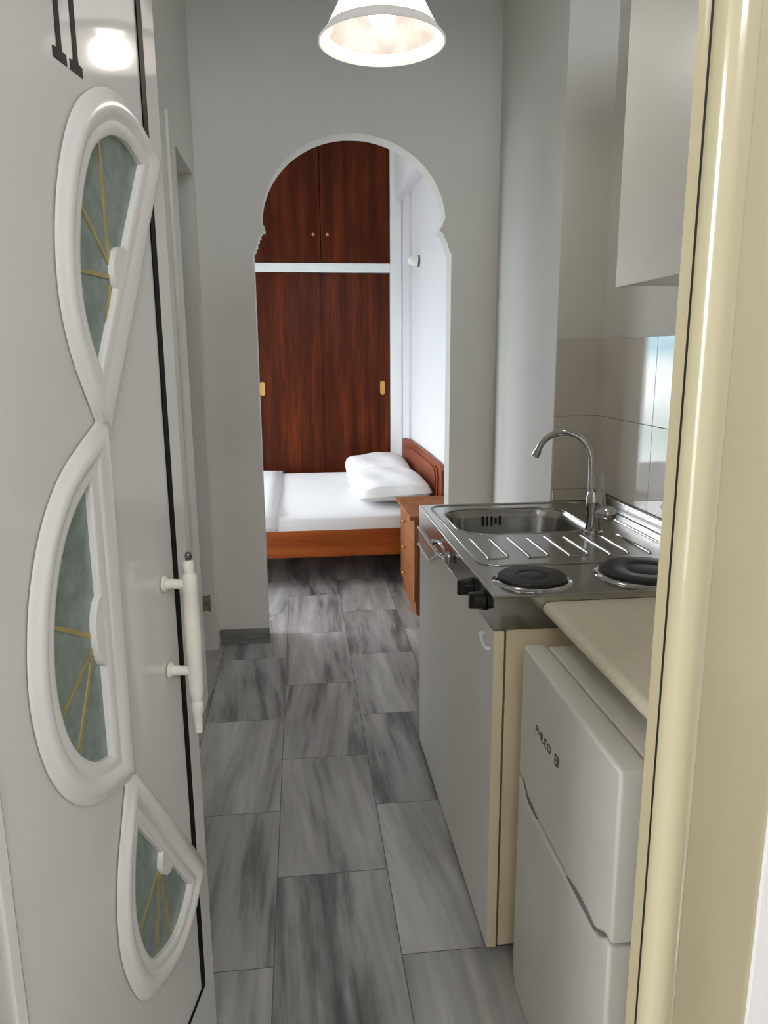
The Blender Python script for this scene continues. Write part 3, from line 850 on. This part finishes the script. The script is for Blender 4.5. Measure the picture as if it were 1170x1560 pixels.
# ------------------------------------------------------------------ pendant lamp
LX, LY, LZ = 0.211, 1.87, 2.105
pl_ = thing('pendant_lamp', 'lit white alabaster bell pendant lamp hanging in the corridor', 'pendant lamp', (LX, LY, LZ))
sprof = [(0.128, 0.022), (0.118, 0.040), (0.104, 0.066), (0.091, 0.094), (0.078, 0.122), (0.062, 0.146), (0.042, 0.160), (0.022, 0.166)]
mid = [(r - 0.002, z - 0.0015) for r, z in sprof]
inner = [(r - 0.004, z - 0.003) for r, z in sprof]
sh = obj('lamp_shade', bm_lathe(bmesh.new(), sprof + mid[::-1], (LX, LY, LZ), seg=64, close=True), m_shade, pl_, smooth=True)
obj('shade_lining', bm_lathe(bmesh.new(), [(r - 0.0001, z - 0.0001) for r, z in mid] + inner[::-1], (LX, LY, LZ), seg=64, close=True), m_lining, sh, smooth=True)['label'] = 'veined alabaster inside of the shade'
bm_ = bm_lathe(bmesh.new(), [(0.1282, 0.0225), (0.136, 0.011), (0.1455, 0.002), (0.1465, -0.002), (0.143, -0.003), (0.132, 0.006), (0.1235, 0.0185)], (LX, LY, LZ), seg=64, close=True)
obj('shade_rim', bm_, m_shade_rim, pl_, smooth=True)['label'] = 'frosted flared rim of the shade'
bulb = obj('bulb', bm_lathe(bmesh.new(), [(0, 0.028), (0.020, 0.032), (0.031, 0.048), (0.033, 0.064), (0.026, 0.086), (0.016, 0.106), (0.014, 0.120), (0, 0.121)], (LX, LY, LZ), seg=28), m_bulb, pl_, smooth=True)
obj('lamp_holder', bm_lathe(bmesh.new(), [(0, 0.122), (0.018, 0.122), (0.020, 0.165), (0.026, 0.170), (0.026, 0.185), (0.008, 0.20), (0, 0.20)], (LX, LY, LZ), seg=24), m_white_mould, pl_, smooth=True)
obj('cord', bm_tube(bmesh.new(), [(LX, LY, LZ + 0.20), (LX, LY, ZC - 0.04)], 0.003, 8), m_white_mould, pl_, smooth=True)
obj('ceiling_rose', bm_lathe(bmesh.new(), [(0, -0.04), (0.03, -0.038), (0.05, -0.015), (0.052, 0), (0, 0)], (LX, LY, ZC), seg=28), m_white_mould, pl_, smooth=True)
ld = bpy.data.lights.new('bulb_light', 'POINT'); ld.energy = BULB_W; ld.color = (1.0, 0.93, 0.84); ld.shadow_soft_size = 0.03
lo = bpy.data.objects.new('bulb_light', ld); COL.objects.link(lo); lo.location = (LX, LY, LZ + 0.000)

# ------------------------------------------------------------------ kitchen base cabinet
KY0, KY1, KX = 1.470, YT - 0.001, 0.400
bc = thing('base_cabinet', 'white two-door base cabinet under the steel sink top', 'cabinet', (0.70, 1.98, 0))
bm = bmesh.new()
bm_box(bm, (KX + 0.030, KY0 + 0.004, 0.022), (XR - 0.012, KY0 + 0.022, 0.818)); bm_box(bm, (KX + 0.030, KY1 - 0.02, 0.022), (XR - 0.17, KY1 - 0.002, 0.818))
bm_box(bm, (KX + 0.030, KY0 + 0.022, 0.022), (XR - 0.17, KY1 - 0.02, 0.040)); bm_box(bm, (KX + 0.030, KY0 + 0.022, 0.74), (KX + 0.046, KY1 - 0.02, 0.818))
obj('carcass', bm, m_cabedge, bc, bevel=0.001)['label'] = 'cream end panel'
for x, y in ((KX + 0.08, KY0 + 0.08), (KX + 0.08, KY1 - 0.08), (0.83, KY0 + 0.08), (0.83, KY1 - 0.08)):
    obj('foot', bm_lathe(bmesh.new(), [(0, 0), (0.02, 0), (0.02, 0.004), (0.015, 0.0218), (0, 0.0218)], (x, y, 0), seg=18), m_black, bc, smooth=True)
d1 = box('door', (KX + 0.003, 1.987, 0.008), (KX + 0.025, KY1 - 0.001, 0.816), m_cab, bc, 0.0015)
d2_ = box('door', (KX + 0.001, KY0, 0.022), (KX + 0.023, 1.984, 0.816), m_cab, bc, 0.0015)
# cream edging tape on the near edge of the near door
box('edge_band', (KX + 0.0015, KY0 - 0.0012, 0.023), (KX + 0.0235, KY0 - 0.0001, 0.815), m_cabedge, d2_)
# grip strip and chrome bow on the far door
bm = bm_prism(bmesh.new(), [(2.478, 0.757), (2.478, 0.8155), (2.105, 0.8155), (2.262, 0.757)], KX - 0.004, KX + 0.0028, 'X')
obj('grip_strip', bm, m_acryl, d1, bevel=0.001)['label'] = 'clear plastic strip with white edges'
bm = bmesh.new()
bm_tube(bm, [(KX - 0.005, 2.478, 0.8155), (KX - 0.005, 2.105, 0.8155)], 0.0022, 8)
bm_tube(bm, [(KX - 0.005, 2.478, 0.757), (KX - 0.005, 2.262, 0.757), (KX - 0.005, 2.105, 0.8155)], 0.0020, 8)
obj('strip_edge', bm, m_wardwhite, d1, smooth=True)
bm = bmesh.new()
bm_tube(bm, smooth_path([(0.4005, 1.562, 0.778), (0.392, 1.556, 0.778), (0.390, 1.53, 0.772), (0.392, 1.506, 0.766), (0.4005, 1.500, 0.766)], 5), 0.0040, 10)
obj('small_pull', bm, m_wardwhite, d2_, smooth=True)['label'] = 'small white pull'

# ------------------------------------------------------------------ stainless sink and hob top
st = thing('steel_sink_top', 'stainless steel kitchenette top with sink bowl and two hot plates', 'sink', (0.71, 1.98, 0.82))
TZ = 0.895
SX0, SX1, SY0, SY1 = 0.398, XR - 0.0075, 1.468, YT - 0.0125
bowl = rrect(0.452, 2.020, 0.858, 2.378, 0.095, 8)
me = plate_mesh('sheet', [(SX0, SY0), (SX1, SY0), (SX1, SY1), (SX0, SY1)], [bowl], 0.0022)
me.transform(Matrix.Translation((0, 0, TZ - 0.0011)))
link('sheet', me, m_steel, st)
bm = bmesh.new()
bm_box(bm, (SX0, SY0, 0.8205), (SX0 + 0.002, SY1, TZ - 0.0022)); bm_box(bm, (SX0 + 0.002, SY0, 0.8205), (SX1, SY0 + 0.002, TZ - 0.0022))
bm_box(bm, (SX0, SY0, 0.8190), (SX0 + 0.018, SY1, 0.8205)); bm_box(bm, (SX0 + 0.018, SY0, 0.8190), (SX1, SY0 + 0.016, 0.8205))
obj('apron', bm, m_steel, st, bevel=0.0008)
# rolled rim
def ring(bm, pts, rad, z, seg=10): bm_tube(bm, [(x, y, z) for x, y in pts], rad, seg, True)
bm = bmesh.new()
bm_tube(bm, [(SX0 + 0.002, SY0 + 0.002, TZ - 0.001), (SX0 + 0.002, SY1 - 0.002, TZ - 0.001)], 0.0035, 10)
bm_tube(bm, [(SX0 + 0.002, SY0 + 0.002, TZ - 0.001), (SX1 - 0.003, SY0 + 0.002, TZ - 0.001)], 0.003, 10)
ring(bm, rrect(0.428, 1.70, 0.965, 2.445, 0.05, 6), 0.0035, TZ + 0.0002)
obj('raised_rim', bm, m_steel, st, smooth=True)
box('upstand', (SX1 - 0.012, SY0, TZ + 0.0001), (SX1, SY1, TZ + 0.040), m_steel, st, 0.003)
# bowl: nested rounded rectangles
bm = bmesh.new()
rings_ = []
for off, z, rr_ in ((0.0, TZ - 0.0005, 0.095), (0.004, TZ - 0.006, 0.092), (0.008, TZ - 0.03, 0.090), (0.014, TZ - 0.10, 0.086), (0.022, TZ - 0.135, 0.080), (0.045, TZ - 0.150, 0.062), (0.09, TZ - 0.154, 0.04)):
    rings_.append([bm.verts.new((x, y, z)) for x, y in rrect(0.452 + off, 2.020 + off, 0.858 - off, 2.378 - off, rr_, 8)])
for A, B in zip(rings_, rings_[1:]):
    n = len(A)
    for i in range(n): bm.faces.new((A[i], A[(i + 1) % n], B[(i + 1) % n], B[i]))
bm.faces.new(rings_[-1])
bo = obj('bowl', bm, m_steel, st, smooth=True)
for p in bo.data.polygons: p.use_smooth = True
ring_bm = bmesh.new(); ring(ring_bm, bowl, 0.0030, TZ - 0.0008)
obj('bowl_lip', ring_bm, m_steel, st, smooth=True)
bm = bmesh.new()
for i in range(5):
    x = 0.598 + i * 0.0145
    hh = 0.016 if i != 3 else 0.010
    bm_box(bm, (x - 0.0035, 2.3655, TZ - 0.040 - hh), (x + 0.0035, 2.372, TZ - 0.040 + hh))
obj('overflow_slots', bm, m_dark, st)['label'] = 'row of dark overflow slots'
obj('drain', bm_lathe(bmesh.new(), [(0, 0.0), (0.035, 0.0), (0.04, 0.003), (0.042, 0.0), (0.042, -0.002), (0, -0.002)], (0.655, 2.20, TZ - 0.1535), seg=28), m_chrome, st, smooth=True)
# draining ridges, pressed as paired lines
bm = bmesh.new()
for i in range(9):
    x = 0.462 + i * 0.0535
    y0, y1 = (1.762, 1.972) if i % 2 == 0 else (1.775, 1.960)
    bm_tube(bm, [(x, y0, TZ - 0.0015), (x + 0.002, y0 + 0.012, TZ + 0.0008), (x + 0.002, y1 - 0.012, TZ + 0.0008), (x, y1, TZ - 0.0015)], 0.0042, 10)
    if i % 2 == 0 and i < 8:
        bm_tube(bm, [(x, y0, TZ - 0.001), (x + 0.045, y0 + 0.004, TZ - 0.001)], 0.0035, 8)
obj('drainer_ridges', bm, m_steel, st, smooth=True)
for (cx, cy, r) in ((0.515, 1.572, 0.078), (0.795, 1.585, 0.108)):
    hp_ = obj('hot_plate', bm_lathe(bmesh.new(), [(0, 0.0135), (r * 0.36, 0.0135), (r * 0.40, 0.0120), (r * 0.46, 0.0120), (r * 0.5, 0.0145), (r - 0.004, 0.0145), (r, 0.012), (r, 0.004), (0, 0.004)], (cx, cy, TZ), seg=56), m_hob, st, smooth=True)
    obj('plate_ring', bm_lathe(bmesh.new(), [(r - 0.002, 0.0040), (r + 0.004, 0.0062), (r + 0.011, 0.0035), (r + 0.013, 0.0002), (r - 0.002, 0.0002)], (cx, cy, TZ), seg=56, close=True), m_chrome, hp_, smooth=True)
for cy, cz in ((1.668, 0.855), (1.545, 0.863)):
    bm = bmesh.new()
    bm_lathe(bm, [(0, 0.0), (0.024, 0.0), (0.024, 0.005), (0.021, 0.008), (0.020, 0.026), (0.017, 0.030), (0, 0.030)], (SX0 - 0.0005, cy, cz), (-1, 0, 0), 10)
    bm_box(bm, (SX0 - 0.036, cy - 0.0065, cz - 0.018), (SX0 - 0.028, cy + 0.0065, cz + 0.018))
    obj('control_knob', bm, m_knob, st, bevel=0.0015)

bm = bmesh.new()
bow = smooth_path([(0.3985, 2.205, 0.8270), (0.3925, 2.195, 0.8280), (0.3855, 2.169, 0.840), (0.3845, 2.124, 0.857), (0.384, 2.06, 0.871), (0.384, 2.009, 0.876), (0.3845, 1.96, 0.872), (0.386, 1.93, 0.862)], 6)
bm_tube(bm, bow, 0.0042, 10)
bm_tube(bm, smooth_path([(0.3975, 2.052, 0.830), (0.388, 2.025, 0.837), (0.386, 1.96, 0.846), (0.386, 1.895, 0.858)], 5), 0.0060, 10)
bm_lathe(bm, [(0, 0), (0.009, 0), (0.011, 0.003), (0.011, 0.024), (0.007, 0.029), (0, 0.030)], (0.386, 1.902, 0.849), (0, -0.25, 1), 16)
obj('bow_handle', bm, m_chrome, st, smooth=True)['label'] = 'chrome bow handle'
# ------------------------------------------------------------------ tap
tp = thing('tap', 'chrome swan-neck mixer tap standing behind the sink', 'tap', (0.845, 2.015, TZ))
bx, by = 0.832, 2.004
nx, ny_ = 0.818, 2.045
bm = bmesh.new()
bm_lathe(bm, [(0, 0.0005), (0.027, 0.0005), (0.027, 0.004), (0.022, 0.008), (0.021, 0.06), (0.023, 0.066), (0.023, 0.108), (0.019, 0.122), (0.014, 0.13), (0, 0.131)], (bx, by, TZ), seg=28)
obj('body', bm, m_chrome, tp, smooth=True)
neck = [(bx - 0.010, by, TZ + 0.10), (bx - 0.012, by, TZ + 0.15), (bx - 0.013, by, TZ + 0.205)]
dirv = Vector((-0.72, 0.55, 0)); c0 = Vector(neck[-1]) + dirv.normalized() * 0.082
for i in range(1, 13):
    a = PI * i / 12 * 0.90
    neck.append(c0 - dirv.normalized() * 0.082 * math.cos(a) + Vector((0, 0, 0.082 * math.sin(a))))
obj('spout', bm_tube(bmesh.new(), neck, 0.0095, 16), m_chrome, tp, smooth=True)
bm = bm_lathe(bmesh.new(), [(0.0095, 0.0), (0.0115, 0.001), (0.0115, 0.020), (0, 0.020)], neck[-1], (Vector(neck[-1]) - Vector(neck[-2])), 16)
obj('aerator', bm, m_chrome, tp, smooth=True)
ax = Vector((0.62, -0.75, 0.04)).normalized()
bm = bm_lathe(bmesh.new(), [(0, 0.0), (0.018, 0.0), (0.018, 0.030), (0.021, 0.032), (0.022, 0.050), (0.018, 0.060), (0.010, 0.065), (0, 0.066)], Vector((bx, by, TZ + 0.060)), ax, 24)
obj('cartridge', bm, m_chrome, tp, smooth=True)
lv = Vector((bx, by, TZ + 0.060)) + ax * 0.018 + Vector((0.012, 0.006, 0))
bm = bm_tube(bmesh.new(), [lv, lv + Vector((-0.002, 0, 0.045)), lv + Vector((-0.006, -0.002, 0.115))], [0.008, 0.007, 0.0055], 12)
obj('lever', bm, m_chrome, tp, smooth=True)

# ------------------------------------------------------------------ worktop over the fridge
wt_pts = []
for i in range(9):
    a = PI / 2 + PI * i / 8
    wt_pts.append((0.521 + 0.0145 * math.cos(a), 0.8655 + 0.0145 * math.sin(a)))
wt_pts += [(XR - 0.008, 0.851), (XR - 0.008, 0.880)]
wk = obj('worktop', bm_prism(bmesh.new(), wt_pts, 0.826, SY0 - 0.002, 'Y'), m_worktop, None, smooth=True)
tag(wk, 'cream laminate worktop with a rounded front edge above the small fridge', 'worktop')
bt = box('worktop_bracket', (XR - 0.06, 0.86, 0.80), (XR - 0.008, 1.40, 0.8505), m_cabedge)
tag(bt, 'cream wall batten holding the worktop', 'batten')

# ------------------------------------------------------------------ fridge
FY0, FY1, FXF = 0.906, 1.378, 0.437
fg = thing('fridge', 'small white two-door fridge under the cream worktop', 'fridge', (0.68, 1.14, 0))
FT = 0.820
box('body', (FXF + 0.055, FY0 + 0.004, 0.03), (0.940, FY1 - 0.004, 0.790), m_fridge, fg, 0.006)
box('lid', (FXF + 0.052, FY0 + 0.001, 0.7905), (0.945, FY1 - 0.001, FT - 0.003), m_fridge_top, fg, 0.006, 3)


def wave(t, sgn):
    """seam height along the door, t = 0 at the far end and 1 at the near end"""
    s_ = max(0.0, min(1.0, (t - 0.06) / 0.10)); e_ = max(0.0, min(1.0, (0.97 - t) / 0.10))
    q = (s_ * s_ * (3 - 2 * s_)) * (e_ * e_ * (3 - 2 * e_))
    return 0.532 - 0.026 * q


N_ = 44
def seam(d):
    return [(FY1 - (FY1 - FY0) * i / N_, wave(i / N_, 0) + d) for i in range(N_ + 1)]
up = [(FY1, FT), (FY1, 0.532)] + seam(0.004)[1:-1] + [(FY0, 0.536), (FY0, FT)]
me = plate_mesh('upper_door', [(a, b) for a, b in up], [], 0.050, 0.007)
me.transform(Matrix(((0, 0, 1, FXF + 0.025), (1, 0, 0, 0), (0, 1, 0, 0), (0, 0, 0, 1))))
ud = link('freezer_door', me, m_fridge, fg, smooth=True)
lw = [(FY1, 0.035), (FY0, 0.035)] + [(a, b) for a, b in seam(-0.004)][::-1]
me = plate_mesh('lower_door', lw, [], 0.050, 0.007)
me.transform(Matrix(((0, 0, 1, FXF + 0.025), (1, 0, 0, 0), (0, 1, 0, 0), (0, 0, 0, 1))))
ldr = link('fridge_door', me, m_fridge, fg, smooth=True)
# dark finger recesses along the seam
for t0, t1 in ((0.05, 0.27), (0.62, 0.93)):
    pts_u, pts_l = [], []
    for i in range(13):
        t = t0 + (t1 - t0) * i / 12
        y = FY1 - (FY1 - FY0) * t; b = math.sin(PI * i / 12) ** 0.6
        pts_u.append((y, wave(t, 0) + 0.004 + 0.013 * b)); pts_l.append((y, wave(t, 0) + 0.0035))
    bm = bm_prism(bmesh.new(), pts_u + pts_l[1:-1][::-1], FXF - 0.0008, FXF + 0.004, 'X')
    obj('finger_recess', bm, m_grey, ud)['label'] = 'dark grey finger grip'
# logo
me = text_mesh('PHILCO', 0.0255, 0.0004)
me.transform(Matrix(((0, 0, -1, FXF - 0.0003), (-1, 0, 0, 1.280), (0, 1, 0, 0.681), (0, 0, 0, 1))))
link('lettering', me, m_ink, ud)['label'] = 'grey PHILCO lettering'
me = plate_mesh('emblem', rrect(-0.010, -0.011, 0.010, 0.011, 0.005), [rrect(-0.0065, -0.0075, 0.0065, -0.001, 0.002), rrect(-0.0065, 0.001, 0.0065, 0.0075, 0.002)], 0.0008)
me.transform(Matrix(((0, 0, -1, FXF - 0.0003), (-1, 0, 0, 1.160), (0, 1, 0, 0.689), (0, 0, 0, 1))))
link('emblem', me, m_ink, ud)['label'] = 'small grey emblem'
for x, y in ((0.53, FY0 + 0.06), (0.53, FY1 - 0.06), (0.88, FY0 + 0.06), (0.88, FY1 - 0.06)):
    obj('foot', bm_lathe(bmesh.new(), [(0, 0), (0.018, 0), (0.018, 0.0298), (0, 0.0298)], (x, y, 0), seg=16), m_black, fg, smooth=True)
box('plinth', (FXF + 0.004, FY0 + 0.004, 0.004), (FXF + 0.056, FY1 - 0.004, 0.030), m_fridge_top, fg, 0.004)

# ------------------------------------------------------------------ wall cabinet
wc = thing('wall_cabinet', 'plain white wall cabinet high on the right wall above the worktop', 'cabinet', (0.85, 1.2, 1.54))
box('carcass', (0.692, 0.835, 1.542), (XR - 0.001, 1.570, 2.40), m_cab, wc, 0.001)
box('door', (0.672, 0.837, 1.538), (0.690, 1.568, 2.398), m_cab, wc, 0.0015)
